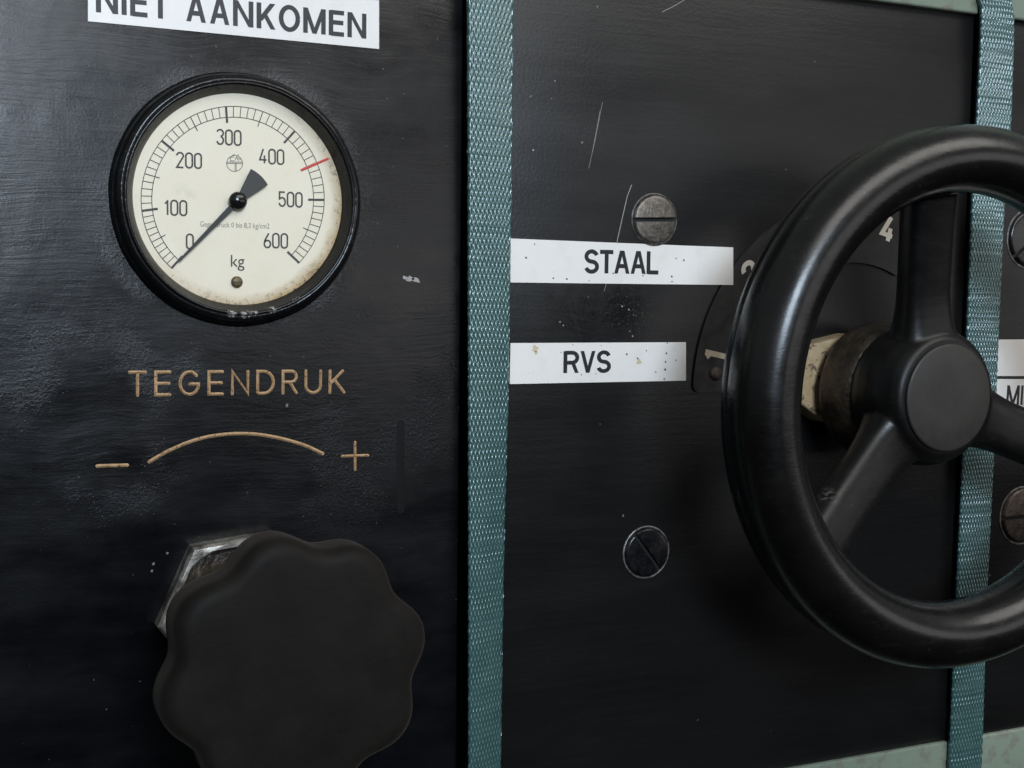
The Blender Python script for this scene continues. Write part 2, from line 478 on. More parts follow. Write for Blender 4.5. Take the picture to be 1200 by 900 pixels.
def din(ch):
    """narrow industrial numerals, centre lines, one unit high"""
    W = .44
    if ch == '0': return W, [arc(W / 2, .79, W / 2, .21, 0, 180, 10) + arc(W / 2, .21, W / 2, .21, 180, 360, 10) + [(W, .79)]]
    if ch == '1': return .24, [[(.18, 1), (.18, 0)], [(.02, .76), (.19, .95)]]
    if ch == '2': return W, [arc(W / 2, .79, W / 2, .21, 175, -20, 12) + [(0, 0), (W, 0)]]
    if ch == '3': return W, [arc(W / 2, .77, W / 2, .23, 160, -80, 12) , arc(W / 2, .27, W / 2, .27, 80, -165, 14)]
    if ch == '4': return W + .04, [[(.24, 1), (0, .24), (W + .04, .24)], [(W * .74, .55), (W * .74, 0)]]
    if ch == '5': return W, [[(W * .95, 1), (.04, 1), (.03, .52)] + arc(W / 2, .31, W / 2, .30, 125, -165, 16)]
    if ch == '6': return W, [[(W * .72, 1)] + [(.04, .50)] + arc(W / 2, .25, W / 2, .25, 150, 510, 22)]
    return .2, []

def lettering(g, text, font, h, t, gap, origin, u, v, nrm, lift, rnd=False, align='C', raised=0, mi=0, stretch=1.0, skew=0):
    """text laid in the plane (u, v) at origin; h = cap height, t = stroke (fraction of h)"""
    glyphs = [font(ch) for ch in text]
    tot = sum(w for w, _ in glyphs) + gap * (len(text) - 1)
    x = {'C': -tot / 2, 'L': 0}[align]
    yo = -.5 if align == 'C' else 0
    kk = 0
    for w, strokes in glyphs:
        for s in strokes:
            kk += 1
            if isinstance(s, tuple) and s[0] == 'P': v2, f2 = s[1], [(0, 1, 2, 3)]
            else: v2, f2 = ribbon2d(s, t, rnd)
            lf = lift + kk % 7 * .000006
            pts = [origin + u * ((p[0] + x + skew * p[1]) * h * stretch) + v * ((p[1] + yo) * h) + nrm * lf for p in v2]
            g.add(pts, f2, mi)
            if raised:
                cl = s
                mid = [origin + u * ((p[0] + x) * h * stretch) + v * ((p[1] + yo) * h) + nrm * (lf + raised) for p in cl]
                n = len(cl); ff = []
                for i in range(n - 1):
                    ff += [(2 * i, 2 * n + i, 2 * n + i + 1, 2 * i + 2), (2 * i + 1, 2 * i + 3, 2 * n + i + 1, 2 * n + i)]
                g.add(pts[:2 * n] + mid, ff, mi)
        x += w + gap

def tube(g, pts, t, lift, raised, rnd=True, mi=0):
    """round-backed paint line through world points on a plane facing -Y"""
    v2, f2 = ribbon2d([(p.x, p.z) for p in pts], t, rnd)
    y = pts[0].y
    V = [Vector((p[0], y - lift, p[1])) for p in v2]
    g.add(V, f2, mi)
    n = len(pts)
    mid = [Vector((p.x, y - lift - raised, p.z)) for p in pts]
    ff = []
    for i in range(n - 1):
        ff += [(2 * i, 2 * n + i, 2 * n + i + 1, 2 * i + 2), (2 * i + 1, 2 * i + 3, 2 * n + i + 1, 2 * n + i)]
    if raised: g.add(V[:2 * n] + mid, ff, mi)

def disc(g, c, r, lift, n=10, mi=0, jag=0.0, sx=1.0):
    V = []
    for k in range(n):
        rr = r * (1 + random.uniform(-jag, jag))
        V.append((c.x + sx * rr * math.cos(2 * PI * k / n), c.y - lift, c.z + rr * math.sin(2 * PI * k / n)))
    g.add(V, [tuple(range(n))], mi)

UX, UZ, NY = Vector((1, 0, 0)), Vector((0, 0, 1)), Vector((0, -1, 0))

# ------------------------------------------------------------------ machine housing
house = empty('machine_housing', (.25, .03, .1315), 'pale green painted machine body framing the black panels', 'machine')
ZT, ZB = .1318, -.2158
g = Geo()
box(g, -.9, .4505, -.020, .0035, ZT, .52, .0012); g.obj('top_rail', M['green'], house, angle=60)
g = Geo(); box(g, .4600, .95, -.020, .0035, ZT, .52, .0012); g.obj('top_rail', M['green'], house, angle=60)
g = Geo(); box(g, -.9, .4505, -.020, .0020, ZB - .045, ZB, .0012); g.obj('bottom_rail', M['green'], house, angle=60)
g = Geo(); box(g, .4600, .95, -.020, .0020, ZB - .045, ZB, .0012); g.obj('bottom_rail', M['green'], house, angle=60)
g = Geo(); box(g, -.9, .9, -.050, -.022, -.55, .52, .001); g.obj('back_plate', M['void'], house)

# ------------------------------------------------------------------ panels
def panel(x0, x1, mat, label, extra=None):
    g = Geo()
    b = .0009
    # front sheet with rounded edges, back 6 mm
    box(g, x0, x1, -.006, 0, ZB - .02 if x0 < 0 else ZB - .004, ZT + .03 if x0 < 0 else ZT + .004, b)
    if extra: extra(g)
    o = mesh_obj('control_panel', g.v, g.f, [mat, M['scratch'], M['run'], M['hair']], None, True, g.mi, (0, 0, 0))
    return tag(o, label, 'panel')

def streak_line(g, pts, t, mi, lift=.00006):
    tube(g, [at(*p) for p in pts], t, lift, 0, True, mi)

def left_extra(g):
    # flake of bare paint and a few chips
    for (px, py, r) in ((481, 327, .0012), (474, 325, .0008), (488, 328, .0009)):
        disc(g, at(px, py), r, .00012, 7, 1, .5, 1.8)
    for (px, py, r) in ((336, 475, .0007), (180, 661, .0006), (178, 669, .0005), (196, 648, .0004)):
        disc(g, at(px, py), r, .0001, 7, 3, .4)
    # long vertical run in the paint below the right end of the lettering
    tube(g, [at(469.5, y) for y in range(497, 600, 10)], .0032, .00005, .00006, True, 2)

def mid_extra(g):
    streak_line(g, [(706, 120), (702, 140), (697, 165), (690, 197)], .00028, 3)
    streak_line(g, [(703, 130), (699, 152), (694, 178)], .00016, 1, .00012)
    streak_line(g, [(740, 217), (735, 230), (730, 252), (723, 283)], .00034, 1)
    streak_line(g, [(711, 331), (708, 341)], .0003, 3)
    streak_line(g, [(802, 0), (790, 7), (776, 14)], .0002, 1)
    for (px, py, r) in ((682, 167, .0007), (625, 176, .0005), (729, 359, .0004), (737, 363, .00045), (742, 369, .0003),
                        (738, 388, .0003), (741, 394, .0004), (656, 377, .0006), (660, 381, .0004),
                        (730, 604, .0006), (650, 95, .0004), (1084, 296, .0005), (700, 8, .0006)):
        disc(g, at(px, py), r * .8, .0001, 7, 1 if r < .00055 else 3, .5)

panel(-.40, .1925, M['left'], 'streaky glossy black painted panel carrying the round gauge and lobed knob', left_extra)
panel(.1990, .4515, M['mid'], 'satin black middle panel between the two teal straps, behind the handwheel', mid_extra)
panel(.4590, .80, M['mid'], 'satin black panel right of the strap behind the handwheel')

# lettering painted into the left panel, each word or mark a part
lp = bpy.data.objects['control_panel']
def word_on(parent, name, build, mat):
    g = Geo(); build(g); return g.obj(name, mat, parent, angle=50)
o0 = at(152, 463); o1 = at(403, 459.5)
ud = (o1 - o0).normalized()
vd = Vector((-ud.z, 0, ud.x))
TH = (at(277, 436) - at(277, 462)).length
def tegen(g):
    tot = sum(engraved(c)[0] for c in 'TEGENDRUK')
    W = (o1 - o0).length / TH
    gap = (W - tot) / 8
    lettering(g, 'TEGENDRUK', engraved, TH, .135, gap, o0, ud, vd, NY, .00008, True, 'L', .00035)
word_on(lp, 'lettering', tegen, M['tan'])
def arcmark(g):
    pts = [at(x, y) for x, y in ((175, 541), (185, 535), (200, 527), (220, 518.5), (240, 512.5), (260, 509.3), (280, 508), (300, 508.8), (320, 511.8), (340, 516.5), (360, 523), (378, 531.5))]
    sm = []
    for i in range(len(pts) - 1):
        p0 = pts[max(0, i - 1)]; p1 = pts[i]; p2 = pts[i + 1]; p3 = pts[min(len(pts) - 1, i + 2)]
        for k in range(4):
            t = k / 4
            sm.append(.5 * ((2 * p1) + (p2 - p0) * t + (2 * p0 - 5 * p1 + 4 * p2 - p3) * t * t + (3 * p1 - p0 - 3 * p2 + p3) * t ** 3))
    sm.append(pts[-1])
    tube(g, sm, .00125, .00008, .0004)
word_on(lp, 'arc_mark', arcmark, M['tan'])
word_on(lp, 'minus_mark', lambda g: tube(g, [at(114, 546), at(132, 545.5), at(149, 545)], .00125, .00008, .0004), M['tan'])
def plus(g):
    tube(g, [at(401, 534.5), at(416, 534), at(431, 533.5)], .00105, .00008, .0004)
    tube(g, [at(416, 518), at(416, 534), at(416, 550)], .00105, .0001, .0004)
word_on(lp, 'plus_mark', plus, M['tan'])

# ------------------------------------------------------------------ white name strips
def strip(quad, text, tc, th, gap, label, extra=None, lw=.15, stretch=1.0, thick=.00028, blank=False, rise=0):
    """quad: photo corners TL TR BR BL; text centre in photo pixels"""
    P = [at(*p) for p in quad]
    base = sum(P, Vector()) / 4
    root = empty('label_strip', base, label, 'label')
    g = Geo()
    # the tape, in short lengths so that it can climb onto a plate under its right end
    NS = 24
    V = []; Fc = []
    for k in range(NS + 1):
        t = k / NS
        e = max(0, min(1, (t - .80) / .12)); e = e * e * (3 - 2 * e) * rise
        a_ = P[0].lerp(P[1], t) + NY * e; b_ = P[3].lerp(P[2], t) + NY * e
        V += [a_, b_, a_ + NY * thick, b_ + NY * thick]
    for k in range(NS):
        o = 4 * k
        Fc += [(o + 2, o + 6, o + 7, o + 3), (o, o + 4, o + 6, o + 2), (o + 1, o + 3, o + 7, o + 5), (o, o + 1, o + 5, o + 4)]
    Fc += [(0, 2, 3, 1), (4 * NS, 4 * NS + 1, 4 * NS + 3, 4 * NS + 2)]
    g.add(V, Fc)
    if extra: extra(g, thick)
    g.obj('tape', [M['label'], M['spot'], M['stain']], root, smooth=False)
    if not blank:
        g = Geo()
        u = (P[2] - P[3]).normalized(); v = Vector((-u.z, 0, u.x))
        c = at(*tc)
        lettering(g, text, sans, th, lw, gap, c, u, v, NY, thick + .00004, False, 'C' if blank is False else 'L', stretch=stretch)
        g.obj('lettering', M['ink'], root, smooth=False)
    return root

def dots(lst, stains=()):
    def f(g, th):
        for px, py, r in lst: disc(g, at(px, py), r * .8, th + .00005, 7, 1, .35)
        for px, py, r in stains: disc(g, at(px, py), r, th + .00004, 10, 2, .35)
    return f

strip([(103, -30), (444, 0.5), (444, 57.5), (103, 25)], 'NIET AANKOMEN', (277.5, 15.5), (at(330, 4) - at(330, 34)).length, .15,
      'white label reading NIET AANKOMEN above the gauge', None, .18, 1.045)
strip([(598, 279.5), (857, 290), (857, 334), (598, 331)], 'STAAL', (728.5, 307.2), (at(728, 293.5) - at(728, 320.5)).length, .055,
      'white label reading STAAL below the top rusty screw', dots([(792, 303, .0004), (801, 305, .0006), (718, 320, .0004), (753, 323, .0004), (787, 324, .0005), (787, 330, .0005), (766, 320, .0003), (626, 286, .0004),
       (616, 302, .0005), (648, 326, .0004), (664, 327, .0005), (770, 318, .0003), (812, 294, .0003), (690, 329, .0003)]), .18, 1.055, rise=.0012)
strip([(598, 402), (803.5, 401), (803.5, 446), (597, 450)], 'RVS', (688, 424), (at(688, 411.5) - at(688, 437)).length, .075,
      'white label reading RVS with yellow stains, under the STAAL label',
      dots([(781.5, 402, .0004), (780.5, 414, .0005), (779.5, 424, .0006), (779, 433, .0006), (778, 444, .0005), (734, 415, .0005), (747, 420, .0005), (757, 411, .0004), (792, 422, .0004), (768, 436, .0004), (698, 438, .0003), (681, 439, .0004), (671, 404, .0003), (704, 405, .0003), (657, 413, .0003)],
           [(627, 408, .0014), (748.5, 424, .0011), (628, 413, .0008)]), .18, 1.10)
strip([(1160, 398), (1290, 397), (1290, 441), (1158, 440.5)], '', (0, 0), 1, 0, 'blank white label at the right edge, above the MIN label', None, blank=True)
strip([(1158, 444), (1290, 445), (1290, 489), (1156, 490)], 'MIN', (1196, 463), (at(1180, 452) - at(1180, 475)).length, .10,
      'white label reading MIN, partly behind the right wheel spoke')

# ------------------------------------------------------------------ slotted screws
def screw(px, py, rpx, mat, slot_deg, label, lift=.0023, depth=.0021, sw=.0018):
    c = at(px, py)
    r = (at(px + rpx, py) - c).length * .985
    rv = (at(px, py - rpx * 1.05) - c).length
    r = (r + rv) / 2
    root = empty('slotted_screw', c, label, 'screw', 'slotted screws fixing the black panels')
    g = Geo()
    N = 64; rings = [(1.0, 0), (1.0, .35), (.985, .7), (.95, .9), (.8, 1.05), (.5, 1.2)]
    a = R(slot_deg)
    ca, sa = math.cos(a), math.sin(a)
    # dome split by the slot: build the two halves as grids, plus the slot walls and floor
    def hgt(x, y):
        rr = math.hypot(x, y) / r
        e = lift * (1.0 - .35 * rr * rr)
        if rr > .9: e -= lift * .5 * ((rr - .9) / .1) ** 2
        return e
    for sgn in (1, -1):
        V = []; Fc = []
        nu, nv = 40, 14
        for j in range(nv + 1):
            y = sw / 2 + (r - sw / 2) * (j / nv) ** .8
            half = math.sqrt(max(0, r * r - y * y))
            for i in range(nu + 1):
                x = half * math.sin(PI / 2 * (2 * i / nu - 1))
                yy = y * sgn
                X, Y = x * ca - yy * sa, x * sa + yy * ca
                V.append((c.x + X, c.y - hgt(x, y), c.z + Y))
        for j in range(nv):
            for i in range(nu):
                k = j * (nu + 1) + i
                Fc.append((k, k + 1, k + nu + 2, k + nu + 1))
        # slot wall
        b = len(V)
        for i in range(nu + 1):
            p = V[i]; V.append((p[0], c.y - (lift - depth), p[2]))
        for i in range(nu): Fc.append((i, i + 1, b + i + 1, b + i))
        g.add(V, Fc, 0)
        g.mi[-nu:] = [1] * nu
    # slot floor
    hl = math.sqrt(r * r - sw * sw / 4)
    V = [(c.x + x * ca - y * sa, c.y - (lift - depth), c.z + x * sa + y * ca) for x, y in ((-hl, -sw / 2), (hl, -sw / 2), (hl, sw / 2), (-hl, sw / 2))]
    g.add(V, [(0, 1, 2, 3)], 1)
    g.obj('screw_head', [mat, M['grime_shade']], root, angle=35)
    gw = lathe([(r * 1.07, .0), (r * 1.065, .00035), (r * 1.03, .0005), (r * 1.0, .0003), (r * .98, .0)], c, 64)
    gw.obj('countersink_ring', M['rimscr'] if mat is M['steel'] else M['ringscr'], root)
    return root
M['grime_shade'] = mat_simple('slot shade', (.012, .010, .008), .7)  # near-black colour put in for the shade inside the shallow slots
M['bsteel'] = mat_simple('browned screw steel', (.045, .034, .028), .36, .55, (300, .0004, .6), (220, (.11, .085, .07)))
M['rimscr'] = mat_simple('paint edge round screw', (.022, .021, .02), .4, 0, None, (500, (.14, .13, .12)))
M['ringscr'] = mat_simple('worn bright screw edge', (.035, .034, .033), .4, .3, None, (260, (.30, .28, .26)))
screw(766.5, 257.5, 26.5, M['steel'], 2, 'rusty steel screw with level slot, touching the STAAL label')
screw(757, 647, 26.5, M['dsteel'], -52, 'black painted screw with diagonal slot, below the RVS label')
screw(1206, 280, 28, M['dsteel'], 40, 'dark screw cut by the frame edge, right of the strap above the white labels')
screw(1197, 604, 27, M['bsteel'], 2, 'brown screw beside the strap under the right wheel spoke')

# ------------------------------------------------------------------ webbing straps
def strap(name, edges, label, ncol, pitch, mat, thick=.0011):
    """edges: list of (z, xl, hl, xr, hr): strap edges with their heights, top to bottom"""
    root = empty(name, (sum(e[1] + e[3] for e in edges) / 2 / len(edges), -edges[-1][2], edges[-1][0]), label, 'strap', 'teal webbing straps over the panel seams')
    z0, z1 = edges[0][0], edges[-1][0]
    L = z0 - z1
    nz = int(L / .00028); nx = ncol * 6
    def lerp(z):
        for a, b in zip(edges, edges[1:]):
            if b[0] <= z <= a[0]:
                t = (a[0] - z) / (a[0] - b[0]); t = t * t * (3 - 2 * t) if abs(a[0] - b[0]) < .012 else t
                return [a[k] + (b[k] - a[k]) * t for k in range(1, 5)]
        return list(edges[-1][1:])
    V = []; Fc = []
    amp = .00044
    for j in range(nz + 1):
        z = z0 - L * j / nz
        xl, hl, xr, hr = lerp(z)
        dl = .00012 * math.sin(z * 900) + .00010 * math.sin(z * 2300 + 1)
        dr = .00012 * math.sin(z * 1100 + 2) + .00010 * math.sin(z * 2100)
        for i in range(nx + 1):
            u = i / nx
            x = xl + dl + (xr + dr - xl - dl) * u
            h = hl + (hr - hl) * u + .0007 * math.sin(PI * u)
            c = u * ncol; k = min(int(c), ncol - 1); fu = c - k - .5
            s = (z / pitch) + (.5 if k % 2 else 0) + .018 * math.sin(k * 12.9) + .02 * math.sin(z * 310 + k * .4)
            fs = s - math.floor(s) - .5
            # slanting elongated float, proud in the middle and sinking at both ends
            b = max(0, 1 - (2 * (fu - .26 * fs)) ** 2) * .5 * (1 + math.cos(2 * PI * fs))
            edge = min(1, min(u, 1 - u) * 22)
            V.append((x, -(h + amp * b * edge - .0005 * (1 - edge) ** 2), z))
    W = nx + 1
    for j in range(nz):
        for i in range(nx): Fc.append((j * W + i, j * W + i + 1, (j + 1) * W + i + 1, (j + 1) * W + i))
    # back and sides, so that the strap has thickness
    b = len(V)
    step = 12
    rows = list(range(0, nz + 1, step))
    if rows[-1] != nz: rows.append(nz)
    for j in rows:
        for i in (0, nx):
            p = V[j * W + i]; V.append((p[0], p[1] + thick, p[2]))
    for k in range(len(rows) - 1):
        a0, a1 = b + 2 * k, b + 2 * k + 2
        Fc.append((a0, a0 + 1, a1 + 1, a1))
        Fc.append((rows[k] * W, a0, a1, rows[k + 1] * W)); Fc.append((rows[k] * W + nx, rows[k + 1] * W + nx, a1 + 1, a0 + 1))
    org = world_loc(root)
    me = bpy.data.meshes.new('webbing')
    me.from_pydata([(x - org.x, y - org.y, z - org.z) for x, y, z in V], [], Fc)
    me.materials.append(mat)
    me.polygons.foreach_set('use_smooth', [True] * len(me.polygons))
    o = bpy.data.objects.new('webbing', me); C.collection.objects.link(o); o.parent = root
    return root

def edge_row(y, xl, hl, xr, hr):
    a = at(xl, y, hl); b = at(xr, y, hr)
    return ((a.z + b.z) / 2, a.x, hl, b.x, hr)
strap('webbing_strap', [edge_row(-60, 548, .007, 603, .006), edge_row(0, 548.5, .006, 602, .005), edge_row(200, 549, .0055, 600.5, .0045), edge_row(330, 549, .0055, 598.5, .004),
      edge_row(480, 549.3, .006, 596, .003), edge_row(620, 549.5, .007, 592, .0015), edge_row(760, 549.5, .0075, 589.5, .0012), edge_row(900, 549.5, .0075, 587.5, .0012), edge_row(990, 549.5, .0075, 587, .0012)],
      'teal woven strap hanging down the seam between gauge panel and middle panel', 21, .0046, M['strapL'])
strap('webbing_strap', [edge_row(-90, 1146, .0115, 1184, .0115), edge_row(0, 1148, .0060, 1187, .0060), edge_row(17, 1150.5, .0060, 1189.5, .0060), edge_row(60, 1149, .005, 1189, .0045), edge_row(140, 1145, .0045, 1186, .004),
      edge_row(240, 1139.5, .0045, 1178, .004), edge_row(400, 1133, .0045, 1171, .004), edge_row(530, 1129, .005, 1166, .004), edge_row(700, 1121, .005, 1157.5, .004),
      edge_row(865, 1114, .0045, 1152.5, .004), edge_row(960, 1110, .0045, 1149, .004)],
      'teal woven strap passing behind the black handwheel', 23, .0046, M['strapL'])

# ------------------------------------------------------------------ pressure gauge
G0 = Vector(GC)
gauge = empty('pressure_gauge', G0, 'round black rimmed gauge with cream dial, needle at 0 kg', 'gauge')
gc = (G0.x, 0, G0.z)
mm = lambda *p: [(a / 1000, b / 1000) for a, b in p]
wobf = lambda a, i: .0025 * math.sin(3 * a + 1) + .0015 * math.sin(11 * a) + .001 * math.sin(23 * a + i)
g = lathe(mm((46.0, -.2), (45.5, .6), (45.0, 1.6), (44.7, 3.2), (44.2, 5.0), (43.4, 6.2), (42.6, 6.7), (42.0, 6.8), (41.6, 6.6)), gc, 160, wob=wobf)
g.obj('case_ring', M['rim'], gauge, angle=80)
g = lathe(mm((41.8, 6.3), (41.6, 7.1), (41.2, 7.5), (40.7, 7.4), (40.3, 6.8), (39.9, 6.0), (39.2, 4.9), (38.6, 3.8), (38.1, 2.9), (37.8, 2.2), (37.7, 1.8)), gc, 160)
g.obj('bezel', M['rim'], gauge, angle=60)
g = lathe(mm((39.0, 2.35), (0.02, 2.40)), gc, 128, cap_front=True); dial = g.obj('dial', M['dial'], gauge)
DH = .00244
def dpt(px, py, h=DH): return at(px, py, h)
SC = (272.7, 233.2)
def pol(deg, rp): return dpt(SC[0] + rp * math.cos(R(deg)), SC[1] - 1.012 * rp * math.sin(R(deg)))
ANG = [228.2, 187.3, 140.9, 94.2, 47.2, -.5, -43.5]
def ang(v):
    k = min(5, int(v / 100)); t = v / 100 - k
    return ANG[k] + (ANG[k + 1] - ANG[k]) * t
g = Geo()
def flat(g, pts, t, lift=0.0, rnd=False): tube(g, pts, t, lift, 0, rnd)
for rp, tt in ((107.3, .00026), (94.8, .00026)):
    flat(g, [pol(ang(k * 600 / 120), rp) for k in range(121)], tt, .00004)
for k in range(61):
    v = k * 10; a = ang(v)
    if k % 10 == 0: flat(g, [pol(a, 107.6), pol(a, 88.5)], .00078, .00008)
    elif k % 5 == 0: flat(g, [pol(a, 107.3), pol(a, 88.8)], .00030, .00007)
    else: flat(g, [pol(a, 107.3), pol(a, 94.8)], .00026, .00006)
g.obj('scale_marks', M['dialink'], dial, smooth=False)
g = Geo()
hN = (dpt(270, 152.5) - dpt(270, 169.5)).length
for txt, px, py in (('0', 222.5, 283), ('100', 206, 243.5), ('200', 221.6, 188), ('300', 268.3, 161), ('400', 318.5, 183.5), ('500', 340.5, 233.8), ('600', 323.3, 282)):
    lettering(g, txt, din, hN, .115, .17, dpt(px, py), UX, UZ, NY, .00005, False, 'C')
g.obj('numerals', M['dialink'], dial, smooth=False)

def textmesh(name, body, size, c, mat, parent, lift, sx=1.0):
    cu = bpy.data.curves.new(name, 'FONT'); cu.body = body; cu.size = size; cu.align_x = 'CENTER'; cu.align_y = 'CENTER'
    tmp = bpy.data.objects.new(name, cu); C.collection.objects.link(tmp)
    dg = bpy.context.evaluated_depsgraph_get()
    me = bpy.data.meshes.new_from_object(tmp.evaluated_get(dg))
    bpy.data.objects.remove(tmp)
    org = world_loc(parent)
    for v in me.vertices:
        x, y, _ = v.co
        v.co = Vector((c.x + x * sx, c.y - lift, c.z + y)) - org
    me.materials.clear(); me.materials.append(mat)
    o = bpy.data.objects.new(name, me); C.collection.objects.link(o); o.parent = parent
    return o
textmesh('unit_lettering', 'kg', .0062, dpt(278, 306.5), M['dialink'], dial, .00005, .95)
textmesh('small_print', 'Gegendruck 0 bis 8,3 kg/cm2', .00268, dpt(275.5, 264), M['faint'], dial, .00005, .80)
g = Geo()
lc = (275, 191.5)
flat(g, [dpt(lc[0] + 9.3 * math.cos(2 * PI * k / 32), lc[1] - 9.3 * math.sin(2 * PI * k / 32)) for k in range(33)], .00020, .00005)
for i, (a, b) in enumerate((((-9, 0), (9, 0)), ((-9.5, 1.6), (8.5, 1.6)), ((0.5, 0), (.5, -9)), ((1.8, 0), (1.8, -9)), ((-5, 3), (-5, 7)), ((-5, 7), (-1, 7.5)), ((-5, 3), (-1, 3)), ((0, 3), (2, 8)), ((2, 8), (4.5, 3)), ((4, 6), (7, 5)), ((-3, 9), (0, 11)), ((3, 9), (5, 10.5)))):
    flat(g, [dpt(lc[0] + a[0], lc[1] - a[1]), dpt(lc[0] + b[0], lc[1] - b[1])], .00018, .00006 + i * .000004)
g.obj('emblem', M['dialink'], dial, smooth=False)
g = Geo(); tube(g, [dpt(353.5, 199.2), dpt(384, 186)], .0009, .00012, .0001); g.obj('red_limit_mark', M['red'], dial)
sc_c = dpt(277.5, 330.5)
g = lathe([(.0021, 0), (.0021, .0004), (.0017, .0008), (.0009, .0010), (.0001, .00105)], sc_c, 32, cap_front=True)
ds = g.obj('dial_screw', M['brass'], dial)
g = Geo(); box(g, sc_c.x - .0017, sc_c.x + .0017, -sc_c.y + .0009, -sc_c.y + .00112, sc_c.z - .0002, sc_c.z + .0002, 0); g.obj('slot', M['spot'], ds)

# needle: tapering pointer with a fan shaped counterweight, turning on a ball hub
NH = .0038
pv = at(278.5, 235.5, NH); tip = at(210.5, 305, NH)
d = (tip - pv).normalized(); nn = Vector((-d.z, 0, d.x))
g = Geo()
V = [pv + nn * .0011, tip + nn * .00035, tip + d * .0006, tip - nn * .00035, pv - nn * .0011]
V2 = [p + NY * .0004 for p in V]
g.add(V + V2, [(0, 1, 2, 3, 4), (5, 6, 7, 8, 9)] + [(i, (i + 1) % 5, 5 + (i + 1) % 5, 5 + i) for i in range(5)])
needle_root = gauge
g.obj('needle', mat_simple('dark blued pointer', (.022, .022, .024), .45), gauge, smooth=False)
g = Geo()
A0, A1 = at(293.5, 198.5, NH), at(314, 216.5, NH)
r0 = (A0 - pv).length; r1 = (A1 - pv).length; rr = (r0 + r1) / 2
t0 = math.atan2(A0.z - pv.z, A0.x - pv.x); t1 = math.atan2(A1.z - pv.z, A1.x - pv.x)
fan = [pv + Vector((math.cos(t0 + (t1 - t0) * k / 10), 0, math.sin(t0 + (t1 - t0) * k / 10))) * rr for k in range(11)]
inner = [pv - nn * -.0014 - d * .0018, pv - nn * .0014 - d * .0018]
ring = fan + ([inner[0], inner[1]] if (inner[0] - fan[-1]).length < (inner[1] - fan[-1]).length else [inner[1], inner[0]])
n = len(ring)
g.add(ring + [p + NY * .0004 for p in ring], [tuple(range(n)), tuple(range(n, 2 * n))] + [(i, (i + 1) % n, n + (i + 1) % n, n + i) for i in range(n)])
g.obj('needle_counterweight', M['needle'], gauge, smooth=False)
g = lathe([(.0026, -.0012), (.0032, .0002), (.0033, .0008), (.0030, .0015), (.0022, .0021), (.0010, .0025), (.0001, .0026)], pv, 40, cap_front=True)
g.obj('needle_hub', mat_simple('shiny black hub', (.008, .008, .008), .12), gauge, angle=80)
g = lathe([(.0399, .0062), (.0398, .00665), (.0001, .00667)], gc, 96, cap_front=True); g.obj('glass_pane', M['glass'], gauge, angle=15)

# ------------------------------------------------------------------ hexagon nut and lobed knob
def hexnut(name, c, r, a0, h, mat, label, bore, boremat, group):
    root = empty(name, c, label, 'nut')
    g = Geo(); seg = 72
    prof = []
    def hexr(a, rr):
        k = ((a - R(a0)) % (PI / 3)) - PI / 6
        return rr * math.cos(PI / 6) / math.cos(k)
    V = []; Fc = []
    rows = [(1.0, 0, 1), (1.0, h * .80, 1), (.985, h * .93, 1), (.95, h, .8), (.0, 0, 0)]
    lay = [(lambda a: hexr(a, r), -.0005), (lambda a: hexr(a, r), h - .0014), (lambda a: hexr(a, r - .0010), h - .0003), (lambda a: hexr(a, r - .0026), h),
           (lambda a: bore + .0008, h), (lambda a: bore, h - .0010), (lambda a: bore, h - .007)]
    for fn, hh in lay:
        for k in range(seg):
            a = 2 * PI * k / seg + R(a0)
            rr = fn(a)
            V.append((c.x + rr * math.cos(a), c.y - hh, c.z + rr * math.sin(a)))
    for i in range(len(lay) - 1):
        for k in range(seg):
            k2 = (k + 1) % seg
            Fc.append((i * seg + k, i * seg + k2, (i + 1) * seg + k2, (i + 1) * seg + k))
    Fc.append(tuple((len(lay) - 1) * seg + k for k in range(seg)))
    g.add(V, Fc)
    g.obj('nut_body', mat, root, angle=28)
    return root

def mat_nut():
    a = NT('worn nickel nut')
    n1 = a.noise(170, 5, .7)
    dark = a.ramp(a.noise(95, 5, .65), .46, .62)
    col = a.mix(a.ramp(n1, .3, .7), (.34, .32, .285), (.54, .515, .46))
    col = a.mix(a.mul(dark, .85), col, (.06, .047, .038))
    return a.set(Base_Color=col, Metallic=.75, Roughness=a.ramp(n1, .3, .7, .32, .55), Normal=a.bump(n1, .0006, .5)).m
M['nut'] = mat_nut()
KN = Vector((.1046, 0, -.1180))
nut = hexnut('hexagon_nut', KN, .0306, 6, .0080, M['nut'], 'worn bright metal hexagon nut peeking out behind the lobed knob', .0250, M['void'], None)
g = lathe(mm((24.6, 1.2), (22.0, 2.4), (19.0, 5.0), (17.0, 7.6), (14.0, 11.8)), KN, 64, cap_front=True)
g.obj('packing_gland', M['collar'], nut, angle=50)

KC = Vector((.1067, 0, -.1214)); KH = .080; KO = .0445
knob = empty('lobed_knob', Vector((KC.x, -.008, KC.z)), 'large dull black eight lobed hand knob under the minus plus arc', 'knob')
g = Geo()
NT_, prof = 320, []
